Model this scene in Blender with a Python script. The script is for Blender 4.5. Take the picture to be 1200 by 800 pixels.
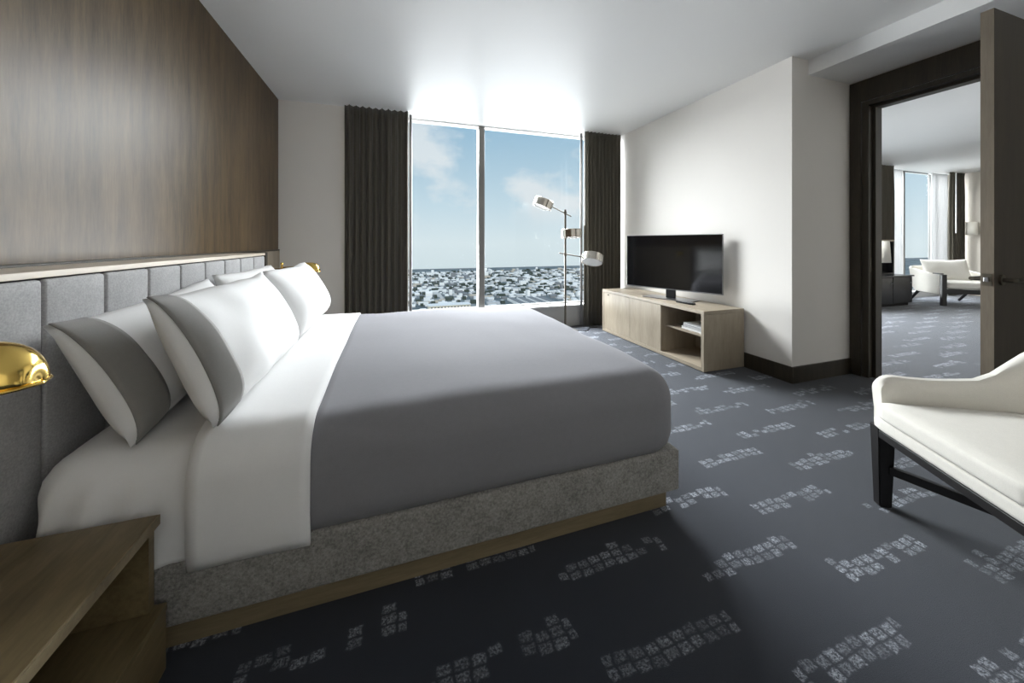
import bpy, bmesh, math, random
from mathutils import Vector, Matrix, noise
random.seed(7)
for o in list(bpy.data.objects): bpy.data.objects.remove(o)
S = bpy.context.scene
C = S.collection
PI = math.pi

# ------------------------------------------------------------------ camera
YAW = math.atan2(140.0, 420.0)
cam = bpy.data.cameras.new('camera'); camo = bpy.data.objects.new('camera', cam); C.objects.link(camo)
camo.location = (0, 0, 1.15)
camo.rotation_euler = (PI/2, 0, -YAW)
cam.sensor_fit = 'HORIZONTAL'; cam.sensor_width = 36.0
cam.lens = 420.0/1200.0*36.0
cam.shift_x = 0.0
cam.shift_y = -(400.0-284.0)/1200.0
cam.clip_start = 0.02; cam.clip_end = 20000
S.camera = camo
S.view_settings.view_transform = 'Standard'
S.view_settings.look = 'None'
S.view_settings.gamma = 1.0
S.view_settings.use_curve_mapping = False
S.view_settings.exposure = 0.0

# ------------------------------------------------------------------ node helpers
class NT:
    def __init__(s, tree): s.t = tree; s.n = tree.nodes; s.l = tree.links
    def node(s, typ, **kw):
        n = s.n.new(typ)
        for k, v in kw.items(): setattr(n, k, v)
        return n
    def put(s, sock, v):
        if v is None: return
        if hasattr(v, 'is_output'): s.l.new(v, sock)
        else: sock.default_value = v
    def m(s, op, a, b=None, c=None):
        n = s.node('ShaderNodeMath', operation=op)
        s.put(n.inputs[0], a); s.put(n.inputs[1], b); s.put(n.inputs[2], c)
        return n.outputs[0]
    def noise(s, vec, scale, detail=3, rough=0.5):
        n = s.node('ShaderNodeTexNoise'); s.put(n.inputs['Vector'], vec)
        n.inputs['Scale'].default_value = scale; n.inputs['Detail'].default_value = detail
        n.inputs['Roughness'].default_value = rough
        return n.outputs['Fac']
    def ramp(s, fac, stops):
        n = s.node('ShaderNodeValToRGB'); e = n.color_ramp.elements
        while len(e) < len(stops): e.new(0.5)
        for i, (p, c) in enumerate(stops): e[i].position = p; e[i].color = (*c, 1)
        s.put(n.inputs[0], fac); return n.outputs[0]
    def mix(s, fac, a, b):
        n = s.node('ShaderNodeMix', data_type='RGBA')
        s.put(n.inputs[0], fac)
        s.put(n.inputs[6], a if hasattr(a, 'is_output') else (*a, 1)); s.put(n.inputs[7], b if hasattr(b, 'is_output') else (*b, 1))
        return n.outputs[2]
    def mapping(s, vec, scale):
        n = s.node('ShaderNodeMapping'); s.put(n.inputs['Vector'], vec); n.inputs['Scale'].default_value = scale
        return n.outputs[0]
    def bump(s, h, strength, dist=0.01):
        n = s.node('ShaderNodeBump'); s.put(n.inputs['Height'], h)
        n.inputs['Strength'].default_value = strength; n.inputs['Distance'].default_value = dist
        return n.outputs[0]

# ------------------------------------------------------------------ sky
W = bpy.data.worlds.new('sky'); S.world = W; W.use_nodes = True
w = NT(W.node_tree); w.n.clear()
tc = w.node('ShaderNodeTexCoord'); sx = w.node('ShaderNodeSeparateXYZ'); w.l.new(tc.outputs['Generated'], sx.inputs[0])
elev = sx.outputs[2]
skyc = w.ramp(w.m('ADD', w.m('MULTIPLY', elev, 1.0), 0.1), [(0.0, (0.66, 0.76, 0.80)), (0.10, (0.72, 0.82, 0.86)), (0.20, (0.58, 0.73, 0.82)), (0.42, (0.31, 0.51, 0.68)), (1.0, (0.22, 0.38, 0.60))])
mp = w.mapping(tc.outputs['Generated'], (1.0, 1.0, 1.7))
cl = w.noise(mp, 3.1, 7, 0.56)
clm = w.ramp(cl, [(0.49, (0, 0, 0)), (0.60, (1, 1, 1))])
cfade = w.ramp(elev, [(0.03, (0, 0, 0)), (0.10, (1, 1, 1)), (0.28, (0.9, 0.9, 0.9)), (0.45, (0.25, 0.25, 0.25))])
skyc = w.mix(w.m('MULTIPLY', w.m('MULTIPLY', clm, cfade), 0.92), skyc, (0.80, 0.84, 0.87))
bg = w.node('ShaderNodeBackground'); w.put(bg.inputs[0], skyc); bg.inputs[1].default_value = 1.0
wo = w.node('ShaderNodeOutputWorld'); w.l.new(bg.outputs[0], wo.inputs[0])

# ------------------------------------------------------------------ area lamps added outside the windows to boost the daylight
def outside_area_lamp(name, loc, aim, w_, h_, power, col=(0.955, 0.975, 1.0)):
    L = bpy.data.lights.new(name, 'AREA'); L.shape = 'RECTANGLE'; L.size = w_; L.size_y = h_
    L.energy = power; L.color = col
    o = bpy.data.objects.new(name, L); C.objects.link(o)
    o.location = loc; o.rotation_euler = (Vector(aim)-Vector(loc)).to_track_quat('-Z', 'Y').to_euler()
    return o
for k_, (x_, p_) in enumerate(((1.32, 1.0), (6.2, 0.6), (10.4, 0.5))):
    outside_area_lamp('sky_boost_lamp', (x_, 6.7, 4.2), (x_, 1.2, 0.3), 4.6, 3.2, 2700*p_)  # one added lamp outside each window, the world sky alone being too dim
outside_area_lamp('horizon_fill_lamp', (6.0, 45.0, -2.2), (6.0, 1.0, 1.5), 60.0, 7.0, 66000)  # added fill lamp far outside, nearly level, lifts ceiling and back wall
sun = bpy.data.lights.new('sun', 'SUN'); sun.energy = 2.5; sun.angle = math.radians(1.0); sun.color = (1.0, 0.96, 0.90)
suno = bpy.data.objects.new('sun', sun); C.objects.link(suno)
suno.rotation_euler = Vector((0.35, 0.72, -0.60)).to_track_quat('-Z', 'Y').to_euler()

# ------------------------------------------------------------------ materials
MATS = {}
def newmat(name):
    m = bpy.data.materials.new(name); m.use_nodes = True
    t = NT(m.node_tree); b = m.node_tree.nodes['Principled BSDF']
    MATS[name] = m
    return m, t, b
def flat(name, col, rough=0.6, metal=0.0, var=0.06, scale=30.0, bump=0.0, spec=0.5, sheen=0.0, coat=0.0):
    m, t, b = newmat(name)
    o = t.node('ShaderNodeTexCoord').outputs['Object']
    f = t.noise(o, scale, 4, 0.6)
    lo = tuple(max(0, c*(1-var)) for c in col); hi = tuple(min(1, c*(1+var)) for c in col)
    t.put(b.inputs['Base Color'], t.mix(f, lo, hi))
    b.inputs['Roughness'].default_value = rough; b.inputs['Metallic'].default_value = metal
    b.inputs['Specular IOR Level'].default_value = spec
    if sheen: b.inputs['Sheen Weight'].default_value = sheen
    if coat: b.inputs['Coat Weight'].default_value = coat; b.inputs['Coat Roughness'].default_value = 0.15
    if bump: t.put(b.inputs['Normal'], t.bump(f, bump, 0.004))
    return m
def wood(name, dark, light, stretch=(1, 1, 1), rough=0.4, scale=6.0, spec=0.5, bump=0.05):
    m, t, b = newmat(name)
    o = t.node('ShaderNodeTexCoord').outputs['Object']
    mp_ = t.mapping(o, stretch)
    f1 = t.noise(mp_, scale, 6, 0.6); f2 = t.noise(mp_, scale*6, 3, 0.6)
    f = t.m('ADD', t.m('MULTIPLY', f1, 0.65), t.m('MULTIPLY', f2, 0.35))
    col = t.ramp(f, [(0.33, dark), (0.68, light)])
    t.put(b.inputs['Base Color'], col)
    b.inputs['Roughness'].default_value = rough; b.inputs['Specular IOR Level'].default_value = spec
    t.put(b.inputs['Normal'], t.bump(f2, bump, 0.002))
    return m
def fabric(name, col, rough=0.9, var=0.2, scale=260.0, bump=0.25, sheen=0.15, big=0.0):
    m, t, b = newmat(name)
    o = t.node('ShaderNodeTexCoord').outputs['Object']
    f = t.noise(o, scale, 2, 0.7); g = t.noise(o, scale*0.12, 3, 0.6)
    h = t.m('ADD', t.m('MULTIPLY', f, 0.7), t.m('MULTIPLY', g, 0.3))
    lo = tuple(max(0, c*(1-var)) for c in col); hi = tuple(min(1, c*(1+var)) for c in col)
    t.put(b.inputs['Base Color'], t.ramp(h, [(0.3, lo), (0.7, hi)]))
    b.inputs['Roughness'].default_value = rough; b.inputs['Specular IOR Level'].default_value = 0.2
    b.inputs['Sheen Weight'].default_value = sheen
    t.put(b.inputs['Normal'], t.bump(h, bump, 0.003))
    return m

flat('plaster', (0.82, 0.785, 0.74), 0.75, var=0.015, scale=3)
flat('ceiling_paint', (0.86, 0.86, 0.855), 0.5, var=0.01, scale=2)
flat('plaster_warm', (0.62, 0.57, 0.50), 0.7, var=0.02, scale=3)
wood('walnut_veneer', (0.047, 0.029, 0.012), (0.140, 0.090, 0.042), (1, 3.0, 0.35), 0.42, 5.0, 0.28)
wood('door_wood', (0.022, 0.017, 0.010), (0.052, 0.040, 0.025), (4, 4, 0.4), 0.45, 5.0)
wood('door_edge_wood', (0.12, 0.098, 0.070), (0.19, 0.155, 0.115), (4, 4, 0.4), 0.5, 5.0)
wood('nightstand_oak', (0.095, 0.068, 0.030), (0.215, 0.163, 0.085), (3, 0.5, 3), 0.35, 5.0)
wood('plinth_oak', (0.15, 0.115, 0.065), (0.25, 0.20, 0.12), (0.5, 4, 4), 0.45, 5.0)
wood('grey_oak', (0.30, 0.25, 0.185), (0.42, 0.355, 0.27), (3, 3, 0.5), 0.5, 4.0)
wood('grey_oak_long', (0.30, 0.25, 0.185), (0.42, 0.355, 0.27), (3, 0.4, 3), 0.45, 4.0)
wood('cap_oak', (0.50, 0.43, 0.34), (0.64, 0.56, 0.46), (3, 0.5, 3), 0.5, 4.0)
wood('ebonised_wood', (0.007, 0.006, 0.006), (0.016, 0.014, 0.013), (2, 2, 2), 0.35, 5.0)
fabric('headboard_felt', (0.40, 0.395, 0.395), var=0.22, scale=170)
fabric('bed_base_felt', (0.25, 0.24, 0.225), var=0.5, scale=140, bump=0.4)
fabric('grey_blanket', (0.225, 0.222, 0.240), var=0.06, scale=400, bump=0.08, sheen=0.1)
fabric('grey_cuff', (0.25, 0.24, 0.23), var=0.06, scale=400, bump=0.08)
fabric('white_linen', (0.80, 0.795, 0.79), var=0.02, scale=300, bump=0.05, sheen=0.05)
fabric('cream_upholstery', (0.72, 0.69, 0.63), var=0.06, scale=350, bump=0.2)
fabric('curtain_weave', (0.112, 0.100, 0.078), var=0.2, scale=500, bump=0.15, rough=0.8)
fabric('curtain_lining', (0.34, 0.33, 0.32), var=0.04, scale=400, bump=0.05)
flat('brass', (0.83, 0.58, 0.16), 0.14, 1.0, var=0.03, scale=20)
flat('nickel', (0.50, 0.465, 0.41), 0.2, 1.0, var=0.03, scale=20)
flat('dark_bronze', (0.14, 0.125, 0.10), 0.4, 1.0, var=0.05)
flat('black_plastic', (0.012, 0.012, 0.013), 0.35, var=0.1)
flat('tv_screen', (0.006, 0.006, 0.007), 0.08, var=0.05, spec=0.6)
flat('silver_trim', (0.32, 0.32, 0.33), 0.3, 1.0, var=0.03)
flat('black_gap', (0.01, 0.009, 0.008), 0.9, var=0.1)
flat('opal', (0.85, 0.84, 0.82), 0.5, var=0.01)
flat('paper_white', (0.80, 0.80, 0.79), 0.6, var=0.03)
flat('paper_grey', (0.42, 0.43, 0.45), 0.6, var=0.05)
flat('lamp_shade_cream', (0.70, 0.66, 0.58), 0.8, var=0.02)
flat('window_metal', (0.24, 0.23, 0.215), 0.4, 0.6, var=0.03)
flat('window_metal_dark', (0.13, 0.13, 0.125), 0.45, 0.3, var=0.05)
flat('sill_paint', (0.5, 0.5, 0.5), 0.45, var=0.02)
flat('sill_front', (0.40, 0.40, 0.40), 0.6, var=0.03)
flat('black_lacquer', (0.012, 0.012, 0.014), 0.25, var=0.1)
flat('city_white', (0.86, 0.86, 0.85), 0.8, var=0.05, scale=0.02)
flat('city_pale', (0.55, 0.56, 0.57), 0.8, var=0.1, scale=0.02)
flat('city_tan', (0.56, 0.50, 0.42), 0.8, var=0.1, scale=0.02)
flat('city_grey', (0.22, 0.23, 0.24), 0.8, var=0.1, scale=0.02)
flat('city_tree', (0.055, 0.07, 0.055), 0.9, var=0.3, scale=0.05)
flat('city_cream', (0.72, 0.66, 0.52), 0.8, var=0.05, scale=0.02)
flat('city_window', (0.16, 0.17, 0.18), 0.5, var=0.1, scale=0.02)

def glass_mat():
    m = bpy.data.materials.new('window_glass'); m.use_nodes = True
    t = NT(m.node_tree); t.n.clear()
    tr = t.node('ShaderNodeBsdfTransparent'); tr.inputs[0].default_value = (0.97, 0.985, 0.985, 1)
    gl = t.node('ShaderNodeBsdfGlossy'); gl.inputs['Roughness'].default_value = 0.02
    o = t.node('ShaderNodeTexCoord').outputs['Object']
    mx = t.node('ShaderNodeMixShader'); t.put(mx.inputs[0], t.m('MULTIPLY', t.noise(o, 0.7, 1), 0.025))
    t.l.new(tr.outputs[0], mx.inputs[1]); t.l.new(gl.outputs[0], mx.inputs[2])
    out = t.node('ShaderNodeOutputMaterial'); t.l.new(mx.outputs[0], out.inputs[0])
    MATS['window_glass'] = m
glass_mat()
def sheer_mat():
    m = bpy.data.materials.new('sheer_voile'); m.use_nodes = True
    t = NT(m.node_tree); t.n.clear()
    tl = t.node('ShaderNodeBsdfTranslucent'); tl.inputs[0].default_value = (0.30, 0.30, 0.30, 1)
    df = t.node('ShaderNodeBsdfDiffuse')
    o = t.node('ShaderNodeTexCoord').outputs['Object']
    t.put(df.inputs[0], t.mix(t.noise(o, 200, 2), (0.82, 0.82, 0.82), (0.9, 0.9, 0.9)))
    mx = t.node('ShaderNodeMixShader'); mx.inputs[0].default_value = 0.5
    t.l.new(tl.outputs[0], mx.inputs[1]); t.l.new(df.outputs[0], mx.inputs[2])
    tr = t.node('ShaderNodeBsdfTransparent'); m2 = t.node('ShaderNodeMixShader'); m2.inputs[0].default_value = 0.25
    t.l.new(mx.outputs[0], m2.inputs[1]); t.l.new(tr.outputs[0], m2.inputs[2])
    out = t.node('ShaderNodeOutputMaterial'); t.l.new(m2.outputs[0], out.inputs[0])
    MATS['sheer_voile'] = m
sheer_mat()

def carpet_mat():
    m, t, b = newmat('patterned_carpet')
    pos = t.node('ShaderNodeNewGeometry').outputs['Position']
    sp = t.node('ShaderNodeSeparateXYZ'); t.l.new(pos, sp.inputs[0])
    X, Y = sp.outputs[0], sp.outputs[1]
    PW, PH = 0.47, 0.315
    cx = t.m('DIVIDE', t.m('SUBTRACT', X, 1.0), PW)
    col = t.m('FLOOR', cx); fx = t.m('SUBTRACT', cx, col)
    odd = t.m('FLOORED_MODULO', col, 2.0)
    yy = t.m('ADD', t.m('DIVIDE', t.m('SUBTRACT', Y, 0.962), PH), t.m('ADD', t.m('MULTIPLY', odd, 0.45), 0.5))
    row = t.m('FLOOR', yy); fy = t.m('SUBTRACT', t.m('SUBTRACT', yy, row), 0.5)   # -0.5..0.5
    # slight random shift of each cluster
    def hashv(a, b_, c_, d_=0.0):
        cmb = t.node('ShaderNodeCombineXYZ'); t.put(cmb.inputs[0], a); t.put(cmb.inputs[1], b_); t.put(cmb.inputs[2], c_)
        wn = t.node('ShaderNodeTexWhiteNoise', noise_dimensions='4D'); t.l.new(cmb.outputs[0], wn.inputs['Vector']); t.put(wn.inputs['W'], d_)
        return wn.outputs['Value']
    fx = t.m('ADD', fx, t.m('MULTIPLY', t.m('SUBTRACT', t.noise(pos, 25, 2), 0.5), 0.05))
    NBX = 10.0
    bxf = t.m('MULTIPLY', fx, NBX); bx = t.m('FLOOR', bxf); bxr = t.m('SUBTRACT', bxf, bx)
    # every column of blocks is stepped a little, every cluster sits a little differently
    jit = t.m('ADD', t.m('MULTIPLY', t.m('SUBTRACT', hashv(bx, col, row, 3.0), 0.5), 0.05), t.m('MULTIPLY', t.m('SUBTRACT', hashv(1.0, col, row, 5.0), 0.5), 0.08))
    fyj = t.m('ADD', t.m('ADD', fy, jit), t.m('MULTIPLY', t.m('SUBTRACT', t.noise(pos, 30, 2), 0.5), 0.05))
    byf = t.m('DIVIDE', fyj, 0.105); by = t.m('FLOOR', byf); byr = t.m('SUBTRACT', byf, by)
    core = t.m('MULTIPLY', t.m('GREATER_THAN', by, -1.5), t.m('LESS_THAN', by, 0.5))
    outer = t.m('MULTIPLY', t.m('GREATER_THAN', by, -1.5), t.m('LESS_THAN', by, 1.5))
    h = hashv(bx, by, col, row)
    inx = t.m('MULTIPLY', t.m('GREATER_THAN', fx, 0.03), t.m('LESS_THAN', fx, 0.96))
    on = t.m('MAXIMUM', t.m('MULTIPLY', core, t.m('GREATER_THAN', h, 0.14)), t.m('MULTIPLY', outer, t.m('GREATER_THAN', h, 0.91)))
    on = t.m('MULTIPLY', on, inx)
    def soft(v, lo, hi):
        mr = t.node('ShaderNodeMapRange', interpolation_type='SMOOTHSTEP'); t.put(mr.inputs[0], v); mr.inputs[1].default_value = lo; mr.inputs[2].default_value = hi
        return mr.outputs[0]
    gap = t.m('MULTIPLY', t.m('MULTIPLY', soft(bxr, 0.02, 0.22), soft(bxr, 1.0, 0.84)), t.m('MULTIPLY', soft(byr, 0.02, 0.22), soft(byr, 1.0, 0.82)))
    sp1 = t.ramp(t.noise(pos, 130, 4, 0.85), [(0.44, (0.02, 0.02, 0.02)), (0.62, (1, 1, 1))])
    mask = t.m('MULTIPLY', t.m('MULTIPLY', on, gap), sp1)
    mask = t.m('MULTIPLY', mask, t.m('ADD', t.m('MULTIPLY', hashv(by, col, bx, 9.0), 0.6), 0.4))
    mask = t.m('MULTIPLY', mask, t.m('ADD', t.m('MULTIPLY', hashv(2.0, col, row, 7.0), 0.4), 0.6))
    pile = t.noise(pos, 420, 3, 0.7); cloud = t.noise(pos, 2.5, 3, 0.6)
    base = t.mix(t.m('ADD', t.m('MULTIPLY', pile, 0.6), t.m('MULTIPLY', cloud, 0.4)), (0.007, 0.0095, 0.016), (0.025, 0.032, 0.049))
    t.put(b.inputs['Base Color'], t.mix(mask, base, (0.55, 0.59, 0.66)))
    b.inputs['Roughness'].default_value = 0.85; b.inputs['Specular IOR Level'].default_value = 0.25
    b.inputs['Sheen Weight'].default_value = 0.25
    t.put(b.inputs['Normal'], t.bump(pile, 0.5, 0.004))
carpet_mat()

def ground_mat():
    m, t, b = newmat('city_ground')
    pos = t.node('ShaderNodeNewGeometry').outputs['Position']
    f = t.noise(pos, 0.012, 6, 0.7)
    t.put(b.inputs['Base Color'], t.ramp(f, [(0.36, (0.09, 0.12, 0.13)), (0.54, (0.17, 0.20, 0.21)), (0.72, (0.38, 0.40, 0.40))]))
    b.inputs['Roughness'].default_value = 0.9
ground_mat()

# ------------------------------------------------------------------ mesh helpers
def box(bm, x0, x1, y0, y1, z0, z1, mat=None):
    r = bmesh.ops.create_cube(bm, size=1.0)
    M = Matrix.Translation(((x0+x1)/2, (y0+y1)/2, (z0+z1)/2)) @ Matrix.Diagonal((abs(x1-x0), abs(y1-y0), abs(z1-z0), 1))
    bmesh.ops.transform(bm, matrix=M, verts=r['verts'])
    if mat is not None: bmesh.ops.transform(bm, matrix=mat, verts=r['verts'])
    return r['verts']
def BX(x0, x1, y0, y1, z0, z1, bev=0.0, seg=2):
    bm = bmesh.new(); box(bm, x0, x1, y0, y1, z0, z1)
    if bev: bmesh.ops.bevel(bm, geom=list(bm.edges), offset=bev, segments=seg, profile=0.5, affect='EDGES')
    return bm
def cyl(bm, p0, p1, r0, r1=None, seg=20, caps=True):
    p0 = Vector(p0); p1 = Vector(p1); d = p1-p0
    r1 = r0 if r1 is None else r1
    res = bmesh.ops.create_cone(bm, cap_ends=caps, segments=seg, radius1=r0, radius2=r1, depth=d.length)
    q = Vector((0, 0, 1)).rotation_difference(d.normalized())
    bmesh.ops.transform(bm, matrix=Matrix.Translation((p0+p1)/2) @ q.to_matrix().to_4x4(), verts=res['verts'])
    return res['verts']
def CY(p0, p1, r0, r1=None, seg=20):
    bm = bmesh.new(); cyl(bm, p0, p1, r0, r1, seg); return bm
def lathe(bm, prof, seg=32, mat=None):
    rings = []
    for (r, z) in prof:
        if r < 1e-5: rings.append([bm.verts.new((0, 0, z))])
        else: rings.append([bm.verts.new((r*math.cos(2*PI*i/seg), r*math.sin(2*PI*i/seg), z)) for i in range(seg)])
    for a, b in zip(rings, rings[1:]):
        for i in range(seg):
            j = (i+1) % seg
            if len(a) == 1 and len(b) == 1: continue
            if len(a) == 1: bm.faces.new((a[0], b[i], b[j]))
            elif len(b) == 1: bm.faces.new((a[i], a[j], b[0]))
            else: bm.faces.new((a[i], a[j], b[j], b[i]))
    vs = [v for r in rings for v in r]
    if mat is not None: bmesh.ops.transform(bm, matrix=mat, verts=vs)
    return vs
def tube(bm, pts, r, seg=10):
    pts = [Vector(p) for p in pts]; rings = []
    up = Vector((0, 0, 1)); n = len(pts); prev = None
    for i, p in enumerate(pts):
        d = (pts[min(i+1, n-1)]-pts[max(i-1, 0)]).normalized()
        a = d.cross(up) if prev is None else (prev - d*prev.dot(d))
        if a.length < 1e-4: a = d.cross(Vector((1, 0, 0)))
        a.normalize(); prev = a; b = d.cross(a)
        rr = r[i] if isinstance(r, (list, tuple)) else r
        rings.append([bm.verts.new(p+a*(rr*math.cos(2*PI*k/seg))+b*(rr*math.sin(2*PI*k/seg))) for k in range(seg)])
    for A, B in zip(rings, rings[1:]):
        for k in range(seg):
            j = (k+1) % seg; bm.faces.new((A[k], A[j], B[j], B[k]))
    bm.faces.new(rings[0][::-1]); bm.faces.new(rings[-1])
def obj(name, bm, mat, parent=None, smooth=False, label=None):
    """One mesh object. Geometry is given in world space, or in the thing's own space when the parent says so."""
    bmesh.ops.recalc_face_normals(bm, faces=bm.faces)
    me = bpy.data.meshes.new(name)
    if parent is not None and not parent.get('_local'):
        root = parent; off = Vector()
        while root is not None: off += root.location; root = root.parent
        bmesh.ops.translate(bm, vec=-off, verts=bm.verts)
    bm.to_mesh(me); bm.free()
    me.materials.append(MATS[mat])
    if smooth:
        for p in me.polygons: p.use_smooth = True
        if smooth != 'all': me.set_sharp_from_angle(angle=math.radians(40))
    o = bpy.data.objects.new(name, me); C.objects.link(o)
    if parent is not None:
        o.parent = parent
        if parent.get('_local'): o['_local'] = 1
    if label: o['label'] = label
    return o
def tag(o, label, cat=None, group=None, kind=None):
    o['label'] = label
    if cat: o['category'] = cat
    if group: o['group'] = group
    if kind: o['kind'] = kind
    return o
def struct(name, bm, mat, label=None, smooth=False):
    o = obj(name, bm, mat, None, smooth); o['kind'] = 'structure'
    if label: o['label'] = label
    return o
def thing(name, label, cat, loc=(0, 0, 0), rotz=0.0, group=None, local=False):
    o = bpy.data.objects.new(name, None); C.objects.link(o); o.empty_display_size = 0.1
    o.location = loc; o.rotation_euler = (0, 0, rotz)
    if local: o['_local'] = 1
    return tag(o, label, cat, group)
def solidify(o, th, off=-1):
    md = o.modifiers.new('thickness', 'SOLIDIFY'); md.thickness = th; md.offset = off
def subsurf(o, n=1):
    md = o.modifiers.new('smooth', 'SUBSURF'); md.levels = n; md.render_levels = n

# ------------------------------------------------------------------ room dimensions
XL, XR = -1.152, 3.095      # face of the wood panel, face of the television wall
YW = 4.40                   # plane of the window wall
YG = 4.60                   # glass
ZC = 2.67                   # ceiling
YR = 2.054                  # return of the television wall
XD = 3.834                  # face of the door wall
YB = -1.7                   # wall behind the camera
WO0, WO1 = -0.47, XR        # window opening

struct('floor', BX(-1.4, 12.7, YB-0.1, 4.66, -0.12, 0.0), 'patterned_carpet', 'dark blue carpet with rows of pale broken dashes')
struct('ceiling', BX(-1.4, 12.7, YB-0.1, 4.72, ZC, ZC+0.12), 'ceiling_paint', 'smooth white ceiling')
struct('wall_left', BX(-1.4, XL-0.03, YB-0.1, YW+0.25, 0, ZC), 'plaster')
struct('wall_panel_left', BX(XL-0.03, XL, YB, YW, 1.079, ZC), 'walnut_veneer', 'tall walnut veneer panel above the headboard')
struct('wall_window', BX(XL-0.03, WO0, YW, YW+0.32, 0, ZC), 'plaster', 'white wall strip between wood panel and left curtain')
struct('wall_right', BX(XR, XD+0.13, YR, 4.72, 0, ZC), 'plaster', 'white wall behind the television')
struct('wall_back', BX(-1.4, XD+0.1, YB-0.1, YB, 0, ZC), 'plaster')
# door wall: near piece, over-door piece
OY0, OY1, OZ = 0.985, 1.906, 2.305
bm = bmesh.new()
box(bm, XD, XD+0.13, YB, OY0-0.07, 0, ZC)
box(bm, XD, XD+0.13, OY0-0.07, YR, OZ+0.16, ZC)
struct('wall_door', bm, 'plaster', 'white wall around the door to the living room')
struct('soffit', BX(3.292, XD+0.0, YB, YR, 2.545, ZC), 'ceiling_paint', 'lowered white ceiling strip above the door')
struct('baseboard_right', BX(XR-0.014, XR, YR-0.014, YW+0.02, 0, 0.135, 0.003), 'door_wood', 'dark wooden baseboard below the television wall')
struct('baseboard_return', BX(XR, XD-0.02, YR-0.014, YR, 0, 0.135, 0.003), 'door_wood', 'dark wooden baseboard between wall corner and door frame')
struct('baseboard_door', BX(XD-0.014, XD, YB, OY0-0.16, 0, 0.135, 0.003), 'door_wood')
# living room shell
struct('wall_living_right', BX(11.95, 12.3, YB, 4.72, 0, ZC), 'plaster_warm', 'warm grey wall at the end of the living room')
struct('wall_living_back', BX(XD+0.1, 12.7, YB-0.1, YB, 0, ZC), 'plaster')
LW = [(XD+0.13, 4.6), (7.8, 8.95), (11.9, 11.95)]
for i, (a, b) in enumerate(LW):
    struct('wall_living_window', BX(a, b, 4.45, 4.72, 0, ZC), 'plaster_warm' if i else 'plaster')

# ------------------------------------------------------------------ windows
def window(name, x0, x1, mull, y, z0, z1, mullmat, label, dm=0.12, wm=0.079):
    r = bpy.data.objects.new(name, None); C.objects.link(r); r.location = ((x0+x1)/2, y, 0); r['kind'] = 'structure'; r['label'] = label
    bm = bmesh.new()
    box(bm, x0, x0+0.04, y-0.03, y+0.05, z0, z1); box(bm, x1-0.04, x1, y-0.03, y+0.05, z0, z1)
    box(bm, x0+0.04, x1-0.04, y-0.02, y+0.05, z1-0.006, z1); box(bm, x0+0.04, x1-0.04, y-0.02, y+0.05, z0, z0+0.02)
    obj('window_frame', bm, mullmat, r)
    for mx in mull:
        bm = BX(mx-wm/2, mx+wm/2, y-dm/2-0.02, y+dm/2-0.02, z0+0.02, z1-0.02, 0.004)
        obj('mullion', bm, mullmat, r)
    xs = [x0+0.04] + [v for mx in mull for v in (mx-wm/2, mx+wm/2)] + [x1-0.04]
    for k in range(0, len(xs), 2):
        obj('glass_pane', BX(xs[k], xs[k+1], y+0.010, y+0.018, z0+0.02, z1-0.02), 'window_glass', r)
    return r
window('window_1', WO0, WO1, [1.094], YG, 0.285, ZC, 'window_metal', 'floor to ceiling bedroom window with one metal mullion')
window('window_2', 8.95, 11.9, [10.27, 11.22], YG, 0.12, ZC, 'window_metal_dark', 'living room window with two dark mullions', 0.03, 0.05)
window('unseen_window', 4.6, 7.8, [6.2], YG, 0.12, ZC, 'window_metal_dark', 'unseen living room window beside the bedroom wall, added for more light', 0.08, 0.06)  # out of view, put in to bring more light into the living room
r = bpy.data.objects.new('window_sill', None); C.objects.link(r); r.location = (1.3, 4.5, 0); r['kind'] = 'structure'; r['label'] = 'low boxed window sill with white top'
obj('sill_box', BX(WO0, WO1, 4.44, 4.66, 0, 0.262), 'sill_front', r)
obj('sill_top', BX(WO0, WO1, 4.42, 4.58, 0.262, 0.290, 0.003), 'sill_paint', r)
struct('window_sill_living', BX(4.6, 11.9, 4.46, 4.66, 0, 0.12), 'sill_paint')
struct('window_frame_outer', BX(WO0, WO1, 4.655, 4.70, 0.0, 0.285), 'sill_front')

# ------------------------------------------------------------------ city outside
CG = -150.0
struct('city_ground', BX(-2500, 9000, 250, 2090, CG-2, CG), 'city_ground', 'grey green plain of the city far below')
rc = random.Random(11)
cells = []
yy = 700.0
while yy < 1800:
    step = 20 + (yy-700)*0.014
    x0, x1 = -0.10*yy-60, 0.66*yy+60
    xx = x0 + rc.uniform(0, 20)
    while xx < x1:
        wdt = rc.choice([7, 9, 11, 14, 18, 26])*rc.uniform(0.8, 1.2)
        if rc.random() < 0.87:
            dpt = rc.uniform(9, step-6); hgt = rc.uniform(3.0, 7.0) if rc.random() < 0.93 else rc.uniform(10, 20)
            kind = rc.random()
            mt = 'city_white' if kind < 0.45 else 'city_pale' if kind < 0.60 else 'city_tan' if kind < 0.66 else 'city_grey' if kind < 0.76 else 'city_tree'
            if mt == 'city_tree': wdt *= 0.8; hgt = rc.uniform(4, 9)
            cells.append((yy+rc.uniform(-2, 2), xx, wdt, dpt, hgt, mt))
        xx += wdt + rc.uniform(3, 14)
    yy += step
cells.sort()
def in_view(c):   # what the bedroom window frames
    return 0.0 < c[1]/c[0] < 0.62
def clear_of_special(c):
    return not (30 < c[1] < 185 and 770 < c[0] < 860) and not (270 < c[1]+c[2] and c[1] < 400 and 735 < c[0] < 905)
near, far = [], []
for c in cells:
    if not clear_of_special(c): continue
    if in_view(c) and c[5] != 'city_tree' and len(near) < 140 and c[0] > 780: near.append(c)
    else: far.append(c)
rot = Matrix.Rotation(math.radians(0), 4, 'Z')
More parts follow.
